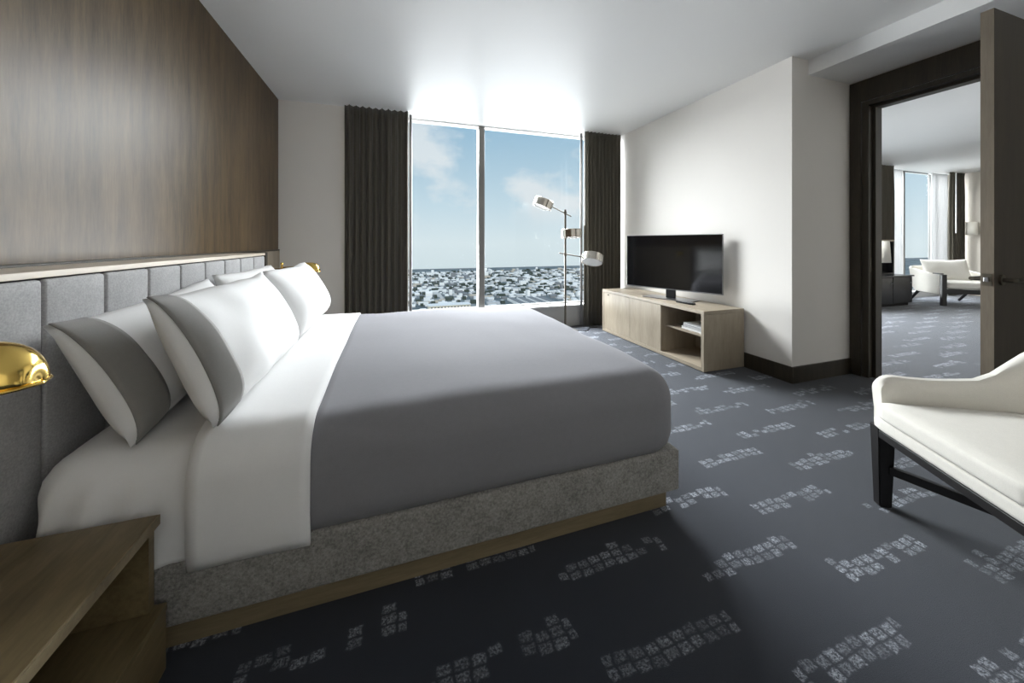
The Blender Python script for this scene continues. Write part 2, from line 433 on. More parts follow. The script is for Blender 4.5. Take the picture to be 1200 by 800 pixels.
def gable(bm, x, y, w_, d_, h_, k):
    if k < 0.6: box(bm, x, x+w_, y, y+d_, CG, CG+h_)
    else:
        vs = [bm.verts.new(p) for p in [(x, y, CG), (x+w_, y, CG), (x+w_, y+d_, CG), (x, y+d_, CG), (x, y, CG+h_*.7), (x+w_, y, CG+h_*.7), (x+w_, y+d_, CG+h_*.7), (x, y+d_, CG+h_*.7), (x, y+d_/2, CG+h_), (x+w_, y+d_/2, CG+h_)]]
        for f in [(0, 1, 5, 4), (2, 3, 7, 6), (1, 2, 6, 9, 5), (3, 0, 4, 8, 7), (4, 5, 9, 8), (6, 7, 8, 9)]: bm.faces.new([vs[i] for i in f])
COLW = {'city_white': 'white', 'city_pale': 'pale grey', 'city_tan': 'tan', 'city_grey': 'dark grey'}
for (y, x, w_, d_, h_, mt) in near:
    bm = bmesh.new(); k = rc.random(); gable(bm, x, y, w_, d_, h_, k)
    bmesh.ops.translate(bm, vec=(-x-w_/2, -y-d_/2, -CG), verts=bm.verts)
    o = obj('city_building', bm, mt); o.location = (x+w_/2, y+d_/2, CG)
    side = 'left' if x/y < 0.238 else 'right'; form = 'flat-roofed' if k < 0.6 else 'pitched-roof'
    tag(o, 'low %s %s building in the nearest city rows, %s window pane' % (COLW[mt], form, side), 'building', 'nearest %s %s city buildings, %s pane' % (COLW[mt], form, side))
bms = {}
for (y, x, w_, d_, h_, mt) in far:
    bm = bms.setdefault(mt, bmesh.new()); gable(bm, x, y, w_, d_, h_, rc.random())
names = {'city_white': ('white_rooftops', 'sprawl of white rooftops stretching towards the horizon', 'buildings'), 'city_pale': ('pale_grey_rooftops', 'sprawl of pale grey rooftops stretching towards the horizon', 'buildings'),
         'city_tan': ('tan_rooftops', 'scattered tan rooftops in the far city', 'buildings'), 'city_grey': ('dark_grey_rooftops', 'scattered dark grey rooftops in the far city', 'buildings'), 'city_tree': ('city_trees', 'dark trees scattered between the far houses', 'trees')}
for mt, bm in bms.items():
    tag(obj(names[mt][0], bm, mt), names[mt][1], names[mt][2], kind='stuff')
# cream office block, long sheds with dark roofs
t_ = thing('office_block', 'cream flat-roofed block with a row of windows low in the left window pane', 'building', (122, 815, CG))
obj('wall', BX(75, 168, 800, 830, CG, CG+11), 'city_cream', t_)
obj('roof', BX(74, 169, 799, 831, CG+11, CG+12), 'city_white', t_)
wme = None
for k in range(12):
    bm = BX(79.5+k*7.3-122, 83.5+k*7.3-122, 799.7-815, 800.0-815, 4, 9)
    o = obj('window', bm, 'city_window'); o.parent = t_
for k in range(4):
    xs = 285+k*26
    t_ = thing('warehouse', ['long shed with dark roof nearest the office block, right window pane', 'second long dark-roofed shed right of the mullion', 'third long dark-roofed shed right of the mullion', 'long dark-roofed shed farthest right in the row'][k], 'building', (xs+8, 820, CG), group='row of long sheds')
    obj('wall', BX(xs, xs+18, 745, 895, CG, CG+6), 'city_white', t_)
    obj('roof', BX(xs+2, xs+16, 747, 893, CG+6, CG+7.2), 'city_grey', t_)

# ------------------------------------------------------------------ curtains
def curtain(name, x0, x1, y, z0, z1, pleats, amp, mat, label, cat='curtain', group=None, lining=None, wand=None, seed=0, th=0.004):
    rr = random.Random(seed)
    t = thing(name, label, cat, ((x0+x1)/2, y, 0), group=group)
    n = pleats*10; bm = bmesh.new(); rows = []
    ph = [rr.uniform(-.5, .5) for _ in range(pleats+2)]; am = [rr.uniform(.75, 1.15) for _ in range(pleats+2)]
    zs = [z0, z0+.35, z0+.9, z0+1.5, z1-.5, z1-.1, z1]
    for zi, z in enumerate(zs):
        f = (z-z0)/(z1-z0); row = []
        for i in range(n+1):
            u = i/n; p = u*pleats; k = int(min(p, pleats-1))
            a = amp*am[k]*(1.0-0.25*f)
            q = p + 0.10*ph[k]*math.sin(PI*(p-k))*(1-f)
            row.append(bm.verts.new((x0+(x1-x0)*u + 0.25*a*math.sin(4*PI*q), y + a*math.sin(2*PI*q) + 0.006*math.sin(9*z+5*u), z)))
        rows.append(row)
    for A, B in zip(rows, rows[1:]):
        for i in range(n): bm.faces.new((A[i], A[i+1], B[i+1], B[i]))
    o = obj('panel', bm, mat, t, 'all'); solidify(o, th)
    obj('heading_track', BX(x0+0.03, x1-0.02, y+0.05, y+0.062, z1-0.02, z1), 'opal', t)
    if lining:
        lx0, lx1 = lining
        bm = bmesh.new(); A = []; 
        for z in (z0+.01, z1-.01): A.append([bm.verts.new((lx0+(lx1-lx0)*i/8, y+0.055+0.012*math.sin(i*1.6), z)) for i in range(9)])
        for i in range(8): bm.faces.new((A[0][i], A[0][i+1], A[1][i+1], A[1][i]))
        o = obj('lining', bm, 'curtain_lining', t, 'all'); solidify(o, 0.004)
    if wand:
        obj('draw_wand', CY((wand[0], wand[1], wand[2]), (wand[0], wand[1], z1-0.03), 0.009, seg=12), 'opal', t, True)
    return t
curtain('curtain', WO0-0.03, 0.175, 4.335, 0.012, ZC-0.004, 10, 0.045, 'curtain_weave', 'brown pleated curtain left of the bedroom window, beside the white wall strip', lining=(0.185, 0.215), seed=1)
curtain('curtain', 2.49, XR-0.03, 4.335, 0.012, ZC-0.004, 10, 0.045, 'curtain_weave', 'brown pleated curtain right of the bedroom window, behind the floor lamp', lining=(2.455, 2.485), wand=(2.455, 4.27, 1.38), seed=2)
curtain('curtain', 8.75, 9.42, 4.36, 0.012, ZC-0.004, 8, 0.035, 'curtain_weave', 'brown curtain in the living room behind the dark cabinet', seed=3)
curtain('curtain', 11.40, 11.90, 4.34, 0.012, ZC-0.004, 8, 0.035, 'curtain_weave', 'brown curtain in the living room corner behind the armchair', wand=(11.41, 4.26, 1.35), seed=4)
curtain('sheer_curtain', 9.46, 9.98, 4.47, 0.135, ZC-0.022, 7, 0.018, 'sheer_voile', 'white sheer curtain left of the dark mullion in the living room', 'curtain', seed=5, th=0.001)
curtain('sheer_curtain', 11.02, 11.62, 4.47, 0.135, ZC-0.022, 9, 0.018, 'sheer_voile', 'white sheer curtain beside the brown corner curtain in the living room', 'curtain', seed=6, th=0.001)

# ------------------------------------------------------------------ door and casing
r = bpy.data.objects.new('trim_1', None); C.objects.link(r); r.location = (XD, 1.45, 0); r['kind'] = 'structure'; r['label'] = 'dark wooden door frame'
CZ = 2.535
obj('casing', BX(XD-0.022, XD, OY1+0.068, YR-0.002, 0, CZ, 0.003), 'door_wood', r)
obj('casing', BX(XD-0.022, XD, OY0-0.14, OY0-0.07, 0, CZ, 0.003), 'door_wood', r)
obj('head_casing', BX(XD-0.022, XD, OY0-0.07, OY1+0.068, OZ+0.05, CZ, 0.003), 'door_wood', r)
obj('jamb', BX(XD-0.004, XD+0.134, OY1+0.022, OY1+0.068, 0, OZ+0.05, 0.002), 'door_wood', r)
obj('jamb', BX(XD-0.004, XD+0.134, OY0-0.07, OY0-0.022, 0, OZ+0.05, 0.002), 'door_wood', r)
obj('head_jamb', BX(XD-0.004, XD+0.134, OY0-0.022, OY1+0.022, OZ+0.012, OZ+0.05, 0.002), 'door_wood', r)
obj('stop', BX(XD+0.05, XD+0.134, OY1, OY1+0.022, 0, OZ+0.012, 0.002), 'door_wood', r)
obj('stop', BX(XD+0.05, XD+0.134, OY0-0.022, OY0, 0, OZ+0.012, 0.002), 'door_wood', r)
obj('head_stop', BX(XD+0.05, XD+0.134, OY0, OY1, OZ-0.01, OZ+0.012, 0.002), 'door_wood', r)
obj('strike_plate', BX(XD+0.012, XD+0.042, OY1+0.0195, OY1+0.022, 0.90, 1.02), 'dark_bronze', r)
d = bpy.data.objects.new('door_1', None); C.objects.link(d); d.location = (XD-0.03, 0.965, 0); d['kind'] = 'structure'; d['label'] = 'dark wooden door standing open into the bedroom'
DX = 2.862
lf = obj('door_leaf', BX(DX+0.001, XD-0.025, 0.940, 0.985, 0.012, 2.328, 0.002), 'door_wood', d)
obj('edge_strip', BX(DX-0.001, DX+0.001, 0.9405, 0.9845, 0.014, 2.326), 'door_edge_wood', lf)
lt = obj('latch_plate', BX(DX-0.0035, DX-0.001, 0.946, 0.979, 0.93, 0.992), 'dark_bronze', lf)
obj('latch_bolt', BX(DX-0.014, DX-0.0035, 0.955, 0.971, 0.951, 0.973, 0.002), 'silver_trim', lf)
for s, y0 in ((-1, 0.940), (1, 0.985)):
    h = obj('handle', CY((DX+0.065, y0, 0.96), (DX+0.065, y0+s*0.008, 0.96), 0.027, seg=24), 'dark_bronze', d, True)
    bm = bmesh.new(); cyl(bm, (DX+0.065, y0+s*0.008, 0.96), (DX+0.065, y0+s*0.055, 0.96), 0.010)
    cyl(bm, (DX+0.055, y0+s*0.05, 0.96), (DX+0.19, y0+s*0.05, 0.96), 0.010)
    obj('lever', bm, 'dark_bronze', h, True)
for z in (0.25, 1.15, 2.05):
    obj('hinge', CY((XD-0.030, 0.990, z), (XD-0.030, 0.990, z+0.1), 0.007, seg=10), 'dark_bronze', d, True)

# ------------------------------------------------------------------ headboard
hb = thing('headboard', 'grey felt headboard in vertical channels under a pale wood cap', 'headboard', (-1.04, 2.175, 0))
HBX = -0.930; HP = 0.2300; H0 = 1.373; WPX = XL+0.012
obj('backing', BX(WPX+0.002, HBX-0.022, 1.21, 3.25, 0.0, 1.050), 'black_gap', hb)
for k in range(-1, 8):
    a = max(1.206, H0+HP*k+0.003); b = H0+HP*(k+1)-0.003
    obj('panel', BX(HBX-0.021, HBX, a, b, 0.04, 1.046, 0.010, 3), 'headboard_felt', hb, True)
obj('wood_cap', BX(WPX+0.002, HBX+0.001, 1.206, 3.215, 1.051, 1.070, 0.002), 'cap_oak', hb)
obj('end_trim', BX(WPX+0.002, HBX+0.004, 3.217, 3.262, 0.0, 1.074, 0.002), 'door_wood', hb)
struct('wall_cladding_left', BX(XL-0.03, WPX, YB, YW, 0.0, 1.062), 'grey_oak', 'oak cladding on the lower wall behind the headboard')
struct('trim_2', BX(XL-0.03, WPX+0.001, YB, YW, 1.063, 1.078), 'door_wood', 'thin dark strip along the top of the cladding')

# ------------------------------------------------------------------ reading lamps on the headboard
def reading_lamp(y, label):
    t = thing('reading_lamp', label, 'lamp', (WPX, y, 0.93), group='brass reading lamps on the headboard')
    z = 0.93
    bm = bmesh.new(); lathe(bm, [(0, 0), (0.032, 0), (0.032, 0.010), (0.026, 0.016), (0, 0.016)], 24, Matrix.Translation((WPX+0.001, y, z)) @ Matrix.Rotation(PI/2, 4, 'Y'))
    obj('wall_plate', bm, 'brass', t, True)
    obj('arm', CY((WPX+0.016, y, z), (-0.86, y, z), 0.0065, seg=12), 'brass', t, True)
    bm = bmesh.new(); cyl(bm, (-0.872, y, z-0.018), (-0.872, y, z+0.034), 0.008, seg=12); lathe(bm, [(0, .034), (.011, .036), (.013, .044), (.008, .052), (0, .054)], 12, Matrix.Translation((-0.872, y, z)))
    obj('swivel', bm, 'brass', t, True)
    obj('socket', CY((-0.86, y, z), (-0.775, y, z), 0.019, seg=20), 'brass', t, True)
    # half-capsule hood, open below
    bm = bmesh.new(); L = 0.205; xa = -0.79; n = 22; m = 16; rows = []
    for i in range(n+1):
        u = i/n
        rad = 0.060*min(1.0, (1-(1-min(u/0.40, 1))**2)**0.5*0.72+0.28*min(u/0.4, 1)+0.0) if u < 0.62 else 0.060*max(0.0, 1-((u-0.62)/0.38)**2.4)**0.5
        rad = max(rad, 0.016 if u < 0.5 else 0.002)
        hh = rad*1.0
        rows.append([bm.verts.new((xa+L*u, y+rad*math.cos(PI*j/m), z-0.026+hh*math.sin(PI*j/m)**0.85*1.28)) for j in range(m+1)])
    for A, B in zip(rows, rows[1:]):
        for j in range(m): bm.faces.new((A[j], A[j+1], B[j+1], B[j]))
    o = obj('hood', bm, 'brass', t, 'all'); solidify(o, 0.002)
    # rolled rim
    prof = []
    for i in range(n+1):
        u = i/n
        rad = 0.060*min(1.0, (1-(1-min(u/0.40, 1))**2)**0.5*0.72+0.28*min(u/0.4, 1)) if u < 0.62 else 0.060*max(0.0, 1-((u-0.62)/0.38)**2.4)**0.5
        prof.append((xa+L*u, max(rad, 0.016 if u < 0.5 else 0.002)))
    path = [(x, y+r_, z-0.026) for x, r_ in prof] + [(x, y-r_, z-0.026) for x, r_ in prof[::-1]]
    bm = bmesh.new(); tube(bm, path, 0.0032, 8); obj('rim', bm, 'brass', o, True)
    bm = bmesh.new(); bmesh.ops.create_uvsphere(bm, u_segments=16, v_segments=10, radius=0.022); bmesh.ops.translate(bm, vec=(-0.70, y, z-0.01), verts=bm.verts)
    obj('bulb', bm, 'opal', t, 'all')
    return t
reading_lamp(0.86, 'brass reading lamp with rounded hood at the left edge, over the nightstand')
reading_lamp(3.43, 'small far brass reading lamp beyond the pillows, before the white wall')

# ------------------------------------------------------------------ nightstand
ns = thing('nightstand', 'oak nightstand with open shelf over a drawer, beside the bed', 'nightstand', (-0.85, 0.75, 0))
NX0, NX1, NY0, NY1 = -1.135, -0.588, 0.30, 1.198
obj('top', BX(NX0, NX1, NY0, NY1, 0.403, 0.430, 0.002), 'nightstand_oak', ns)
obj('edge_band', BX(NX1-0.0005, NX1+0.003, NY0, NY1, 0.404, 0.429), 'plinth_oak', ns)
obj('side_panel', BX(NX0, NX1-0.01, NY1-0.022, NY1, 0.19, 0.402), 'nightstand_oak', ns)
obj('side_panel', BX(NX0, NX1-0.01, NY0, NY0+0.022, 0.19, 0.402), 'nightstand_oak', ns)
obj('back_panel', BX(NX0, NX0+0.015, NY0+0.023, NY1-0.023, 0.19, 0.402), 'nightstand_oak', ns)
obj('shelf', BX(NX0, -0.572, NY0, NY1+0.004, 0.170, 0.189, 0.0015), 'nightstand_oak', ns)
obj('body', BX(NX0, -0.592, NY0, NY1+0.004, 0.0, 0.169), 'nightstand_oak', ns)
df = obj('drawer', BX(-0.591, -0.574, NY0, NY1+0.004, 0.012, 0.168, 0.002), 'nightstand_oak', ns)
obj('pull', BX(-0.575, -0.569, 0.65, 0.85, 0.155, 0.165), 'dark_bronze', df)

# ------------------------------------------------------------------ bed
bed = thing('bed', 'wide bed with felt covered base on a recessed oak plinth', 'bed', (0.1, 2.14, 0))
BY0, BY1, BX1 = 1.222, 3.06, 1.163
obj('plinth', BX(-0.925, 1.135, BY0+0.052, BY1-0.052, 0.0, 0.098), 'plinth_oak', bed)
obj('base', BX(-0.928, BX1, BY0, BY1, 0.095, 0.270, 0.014, 3), 'bed_base_felt', bed, True)

def rounded_shell(x0, x1, y0, y1, z0, z1, r, foot=True, head=False, step=0.035, wr=0.0, seed=0, puff=0.0, bottom_tuck=0.02, hem=None, folds=0.0):
    """Draped cover: top and sides of a box pushed out to rounded edges, with soft unevenness."""
    bm = bmesh.new(); vd = {}
    nx = max(4, int((x1-x0)/step)); ny = max(4, int((y1-y0)/step)); nz = max(3, int((z1-z0)/step))
    xs = [x0+(x1-x0)*i/nx for i in range(nx+1)]; ys = [y0+(y1-y0)*i/ny for i in range(ny+1)]; zs = [z0+(z1-z0)*i/nz for i in range(nz+1)]
    def V(x, y, z):
        k = (round(x, 5), round(y, 5), round(z, 5))
        if k in vd: return vd[k]
        ix0 = x0+r if head else x0-1; ix1 = x1-r if foot else x1+1
        q = Vector((min(max(x, ix0), ix1), min(max(y, y0+r), y1-r), min(z, z1-r)))
        p = Vector((x, y, z)); dlt = p-q
        if dlt.length > 1e-6: p = q + dlt.normalized()*r
        if z < z0+0.08 and bottom_tuck:          # tucked in at the frame
            f = (1-(z-z0)/0.08)**2*bottom_tuck
            cy = (y0+y1)/2
            if abs(p.y-cy) > (y1-y0)/2-r: p.y += -f if p.y > cy else f
            if foot and p.x > x1-r: p.x -= f
            if head and p.x < x0+r: p.x += f
        if z >= z1-1e-6 and puff:
            a = min(1, (y-y0)/0.35, (y1-y)/0.35)
            p.z += puff*max(0, a)*(0.6+0.4*noise.noise(Vector((x*1.3+seed, y*1.3, 0))))
        if wr:
            n1 = noise.noise(Vector((p.x*2.1+seed, p.y*2.1, p.z*2.1))); n2 = noise.noise(Vector((p.x*6+seed*3, p.y*4.3, p.z*3)))
            o_ = (n1*0.75+n2*0.25)*wr
            if dlt.length > 1e-6: p += dlt.normalized()*o_
            else: p.z += o_
        if folds and abs(dlt.y) > 1e-6 and z < z1-1e-6:
            g = max(0.0, min(1.0, (-0.55-x)/0.2)); s_ = min(1.0, (z1-z)/(z1-z0)*1.5)
            p.y += (1 if dlt.y > 0 else -1)*folds*g*s_*math.sin(x*62+2.5*math.sin(z*9))
        if hem and z <= z0+1e-6: p.z += hem*noise.noise(Vector((x*3+seed, y*3, 1)))
        vd[k] = bm.verts.new(p); return vd[k]
    for i in range(nx):
        for j in range(ny): bm.faces.new((V(xs[i], ys[j], z1), V(xs[i+1], ys[j], z1), V(xs[i+1], ys[j+1], z1), V(xs[i], ys[j+1], z1)))
        for k in range(nz):
            for y in (y0, y1): bm.faces.new((V(xs[i], y, zs[k]), V(xs[i+1], y, zs[k]), V(xs[i+1], y, zs[k+1]), V(xs[i], y, zs[k+1])))
    for flag, x in ((foot, x1), (head, x0)):
        if not flag: continue
        for j in range(ny):
            for k in range(nz): bm.faces.new((V(x, ys[j], zs[k]), V(x, ys[j+1], zs[k]), V(x, ys[j+1], zs[k+1]), V(x, ys[j], zs[k+1])))
    return bm
ZM = 0.600
mt = obj('mattress', rounded_shell(-0.918, 1.13, BY0+0.045, BY1-0.045, 0.272, ZM-0.035, 0.10, True, True, 0.05, bottom_tuck=0), 'white_linen', bed, 'all')
sh = obj('fitted_sheet', rounded_shell(-0.912, -0.27, BY0+0.005, BY1-0.005, 0.262, ZM-0.022, 0.115, False, True, 0.016, 0.022, 3, 0.01, 0.0, 0.02, 0.013), 'white_linen', None, 'all')
tag(sh, 'white bottom sheet over the mattress below the pillows', 'sheet'); solidify(sh, 0.006)
bl = obj('blanket', rounded_shell(-0.245, BX1+0.012, BY0-0.012, BY1+0.012, 0.262, ZM, 0.125, True, False, 0.035, 0.014, 5, 0.012, 0.028, 0.008), 'grey_blanket', None, 'all')
tag(bl, 'plain grey blanket spread over the lower part of the bed', 'blanket'); solidify(bl, 0.006)
fo = obj('turned_back_sheet', rounded_shell(-0.535, -0.235, BY0-0.020, BY1+0.020, 0.240, ZM+0.010, 0.125, False, False, 0.03, 0.014, 5, 0.012, 0.012, 0.012), 'white_linen', None, 'all')
tag(fo, 'white top sheet folded back in a wide band over the blanket', 'sheet'); solidify(fo, 0.016)

# ------------------------------------------------------------------ pillows
def pillow_bm(w_, h_, t_, a0=-1.0, a1=1.0, infl=0.0, seed=0, na=30, nb=20, sides=(1, -1)):
    bm = bmesh.new(); grid = {}
    for s in sides:
        for i in range(na+1):
            a = a0+(a1-a0)*i/na
            for j in range(nb+1):
                b = -1+2*j/nb
                edge = abs(b) > 0.999 or (abs(a) > 0.999)
                x = a*w_/2*(1-0.05*(1-b*b)*abs(a)**3); y = b*h_/2*(1-0.07*(1-a*a)*abs(b)**3)
                th = t_/2*(max(0, 1-abs(a)**2.6)*max(0, 1-abs(b)**2.6))**0.55*(1-0.18*b)
                n1 = noise.noise(Vector((x*4+seed*7, y*4, s*2.0))); n2 = noise.noise(Vector((x*11+seed*5, y*9, s*3.0)))
                th *= 1+0.16*n1+0.06*n2
                th += infl
                y += 0.010*noise.noise(Vector((x*5+seed, 3, b)))
                if s == -1 and edge and infl == 0.0: continue
                grid[(s, i, j)] = bm.verts.new((x, y+(infl if b > .999 else -infl if b < -.999 else 0), s*th))
    def G(s, i, j): return grid.get((s, i, j)) or grid[(1, i, j)]
    for s in sides:
        for i in range(na):
            for j in range(nb):
                q = [G(s, i, j), G(s, i+1, j), G(s, i+1, j+1), G(s, i, j+1)]
                if len(set(q)) == 4: bm.faces.new(q if s == 1 else q[::-1])
    return bm
def pillow(cx, cy, cz, lean, w_, h_, t_, label, seed, cuff=None, yaw=0.0, roll=0.0):
    # local: x across the bed (towards the far side), y up the pillow, z out of its front
    t = thing('pillow', label, 'pillow', (cx, cy, cz), group='bed pillows')
    t['_local'] = 1
    ex = Vector((0, 1, 0)); ey = Vector((-math.sin(lean), 0, math.cos(lean))); ez = ex.cross(ey)
    M = Matrix.Rotation(yaw, 3, 'Z') @ Matrix((ex, ey, ez)).transposed() @ Matrix.Rotation(roll, 3, 'Z')
    t.rotation_euler = M.to_euler()
    o = obj('pillowcase', pillow_bm(w_, h_, t_, seed=seed), 'white_linen', t, 'all')
    if cuff:
        c = obj('cuff', pillow_bm(w_, h_, t_, cuff[0], cuff[1], 0.004, seed, 8, 24, (1,)), 'grey_cuff', t, 'all', label='grey cuff band')
        solidify(c, 0.003)
    return t
PW_, PH_, PT_ = 0.93, 0.47, 0.21
pillow(-0.790, 1.745, 0.772, 0.44, PW_, 0.39, PT_-0.02, 'white pillow with dark grey cuff leaning on the headboard, nearest the brass lamp', 1, (-0.965, -0.73), roll=0.05)
pillow(-0.790, 2.690, 0.798, 0.44, PW_, 0.41, PT_-0.02, 'white pillow at the far side, mostly hidden behind the front pillows', 2)
pillow(-0.560, 1.695, 0.808, 0.40, PW_, 0.410, PT_, 'white front pillow with grey cuff, largest in the stack', 3, (-0.965, -0.77))
pillow(-0.560, 2.640, 0.813, 0.40, PW_, 0.410, PT_, 'plain white front pillow at the far side, next to the grey wall strip', 4)

# ------------------------------------------------------------------ television console
cs = thing('media_console', 'low pale oak console with two doors and an open shelf, under the television', 'cabinet', (2.85, 3.26, 0))
CX0, CX1, CY0, CY1, CZT = 2.602, 3.078, 2.46, 4.07, 0.542
obj('top', BX(CX0, CX1, CY0, CY1, CZT-0.030, CZT, 0.002), 'grey_oak_long', cs)
obj('bottom', BX(CX0, CX1, CY0+0.032, CY1-0.032, 0.006, 0.040, 0.0015), 'grey_oak_long', cs)
obj('side_panel', BX(CX0, CX1, CY0, CY0+0.032, 0.006, CZT-0.031, 0.0015), 'grey_oak', cs)
obj('side_panel', BX(CX0, CX1, CY1-0.032, CY1, 0.006, CZT-0.031, 0.0015), 'grey_oak', cs)
obj('divider', BX(CX0+0.022, CX1-0.016, 3.0, 3.022, 0.041, CZT-0.031), 'grey_oak', cs)
obj('back_panel', BX(CX1-0.015, CX1, CY0+0.033, CY1-0.033, 0.041, CZT-0.031), 'grey_oak', cs)
obj('shelf', BX(CX0+0.06, CX1-0.016, CY0+0.033, 2.999, 0.292, 0.312, 0.001), 'grey_oak_long', cs)
for (a, b) in ((3.001, 3.505), (3.509, CY1-0.034)):
    dd = obj('door', BX(CX0+0.004, CX0+0.022, a, b, 0.043, CZT-0.033, 0.0015), 'grey_oak', cs)
    if a > 3.2: obj('finger_pull', BX(CX0+0.0025, CX0+0.0045, 3.925, 3.955, CZT-0.066, CZT-0.052), 'black_gap', dd)
for i, (z, w_, d_, m_, lab) in enumerate([(0.312, 0.30, 0.22, 'paper_white', 'white book at the bottom of the pile on the console shelf'), (0.336, 0.28, 0.21, 'paper_grey', 'grey book in the middle of the pile on the console shelf'), (0.352, 0.27, 0.20, 'paper_white', 'white book on top of the pile on the console shelf')]):
    th_ = (0.024, 0.016, 0.018)[i]
    bk = thing('book', lab, 'book', (2.80, 2.67, z), group='books on the console shelf')
    x0, y0 = 2.69+0.008*i, 2.515+0.01*i
    obj('pages', BX(x0+0.004, x0+d_-0.004, y0+0.004, y0+w_-0.004, z+0.003, z+th_-0.003), 'paper_white', bk)
    bm = bmesh.new(); box(bm, x0, x0+d_, y0, y0+w_, z+0.0005, z+0.003); box(bm, x0, x0+d_, y0, y0+w_, z+th_-0.003, z+th_-0.0005); box(bm, x0+d_-0.003, x0+d_, y0, y0+w_, z+0.003, z+th_-0.003)
    obj('cover', bm, m_, bk)

# ------------------------------------------------------------------ television (turned towards the bed)
A = Vector((3.022, 2.633)); B = Vector((2.660, 3.630))
mid = (A+B)/2; wd = (B-A).length; ang = math.atan2(B.y-A.y, B.x-A.x)
tv = thing('television', 'flat television on a glass foot, turned towards the bed', 'television', (mid.x, mid.y, CZT), ang, local=True)
hw = wd/2; ZB, ZT_ = 0.640-CZT, 1.232-CZT       # local x along width (to the window), local -y is the back
obj('back_shell', BX(-hw+0.012, hw-0.012, -0.045, -0.012, ZB+0.02, ZT_-0.02, 0.010, 2), 'black_plastic', tv, True)
fr = obj('bezel', BX(-hw, hw, -0.012, 0.004, ZB, ZT_, 0.002), 'silver_trim', tv)
obj('screen', BX(-hw+0.006, hw-0.006, 0.004, 0.0065, ZB+0.011, ZT_-0.006), 'tv_screen', tv)
obj('neck', BX(-0.05, 0.05, -0.035, -0.005, 0.010, ZB+0.03, 0.004), 'black_plastic', tv)
obj('foot', BX(-0.27, 0.27, -0.10, 0.10, 0.001, 0.011, 0.003), 'silver_trim', tv)
rm = thing('remote_control', 'black remote control lying on the console before the television', 'remote', (2.76, 2.83, CZT+0.001), math.radians(100), local=True)
rb = obj('body', BX(-0.095, 0.095, -0.022, 0.022, 0, 0.016, 0.004), 'black_plastic', rm, True)
for i in range(4):
    for j in range(3): obj('button', BX(-0.07+i*0.03, -0.055+i*0.03, -0.016+j*0.011, -0.008+j*0.011, 0.016, 0.0175), 'paper_grey', rb)

# ------------------------------------------------------------------ floor lamp
LX, LY = 2.125, 4.19
fl = thing('floor_lamp', 'slim floor lamp with three polished drum heads, before the window', 'lamp', (LX, LY, 0))
obj('base', (lambda b_: (lathe(b_, [(0, 0.0), (0.16, 0.0), (0.16, 0.010), (0.15, 0.016), (0.02, 0.020), (0, 0.020)], 40, Matrix.Translation((LX, LY, 0))), b_)[1])(bmesh.new()), 'dark_bronze', fl, True)
obj('pole', CY((LX, LY, 0.02), (LX, LY, 1.575), 0.0135, seg=16), 'dark_bronze', fl, True)
rt = Vector((math.cos(YAW), -math.sin(YAW), 0)); fwv = Vector((math.sin(YAW), math.cos(YAW), 0))
PP = Vector((LX, LY, 0))
def head(c, axis, r_=0.128, h_=0.105):
    axis = Vector(axis).normalized()
    M = Matrix.Translation(c) @ Vector((0, 0, 1)).rotation_difference(axis).to_matrix().to_4x4()
    bm = bmesh.new(); lathe(bm, [(r_-0.006, -h_/2), (r_, -h_/2), (r_, h_/2-0.006), (r_-0.006, h_/2), (0, h_/2), ], 48, M)
    lathe(bm, [(r_-0.006, -h_/2), (r_-0.006, h_/2-0.006), (0, h_/2-0.006)], 48, M)
    o = obj('drum_head', bm, 'nickel', fl, True)
    bm = bmesh.new(); lathe(bm, [(0, -h_/2+0.008), (r_-0.008, -h_/2+0.008), (r_-0.008, -h_/2+0.014), (0, -h_/2+0.014)], 48, M)
    obj('diffuser', bm, 'opal', o, True)
    return o
# heads: measured as offsets along the window (rt) and height
c1 = PP + rt*(-0.285) + Vector((0, 0, 1.655)); head(c1, (-rt*(-0.36) + Vector((0, 0, 0.93)) + fwv*0.05))
obj('arm', CY(c1 + rt*0.12 + Vector((0, 0, -0.045)), PP + rt*0.075 + fwv*(-0.022) + Vector((0, 0, 1.485)), 0.0075, seg=10), 'dark_bronze', fl, True)
c2 = PP + rt*0.055 - fwv*0.16 + Vector((0, 0, 1.262)); head(c2, (0.0, 0.06, 1.0))
obj('arm', CY(PP + Vector((0, 0, 1.29)), c2 + fwv*0.12 + Vector((0, 0, 0.02)), 0.0075, seg=10), 'dark_bronze', fl, True)
c3 = PP + rt*0.345 - fwv*0.03 + Vector((0, 0, 0.940)); head(c3, (rt*(-0.10) + Vector((0, 0, 0.90)) + fwv*0.42 + rt*0.32), 0.135)
obj('arm', CY(PP + rt*(-0.085) - fwv*0.022 + Vector((0, 0, 1.015)), c3 + rt*(-0.115) + Vector((0, 0, 0.02)), 0.0075, seg=10), 'dark_bronze', fl, True)
for z in (1.53, 1.29, 0.995):
    obj('clamp', CY((LX, LY, z-0.02), (LX, LY, z+0.02), 0.019, seg=16), 'dark_bronze', fl, True)
bm = bmesh.new(); tube(bm, [(LX+0.14, LY-0.02, 0.012), (LX+0.25, LY-0.10, 0.006), (LX+0.33, LY-0.03, 0.006), (LX+0.38, LY+0.05, 0.006), (LX+0.50, LY+0.04, 0.006)], 0.005, 8)
obj('cord', bm, 'black_plastic', fl, True)

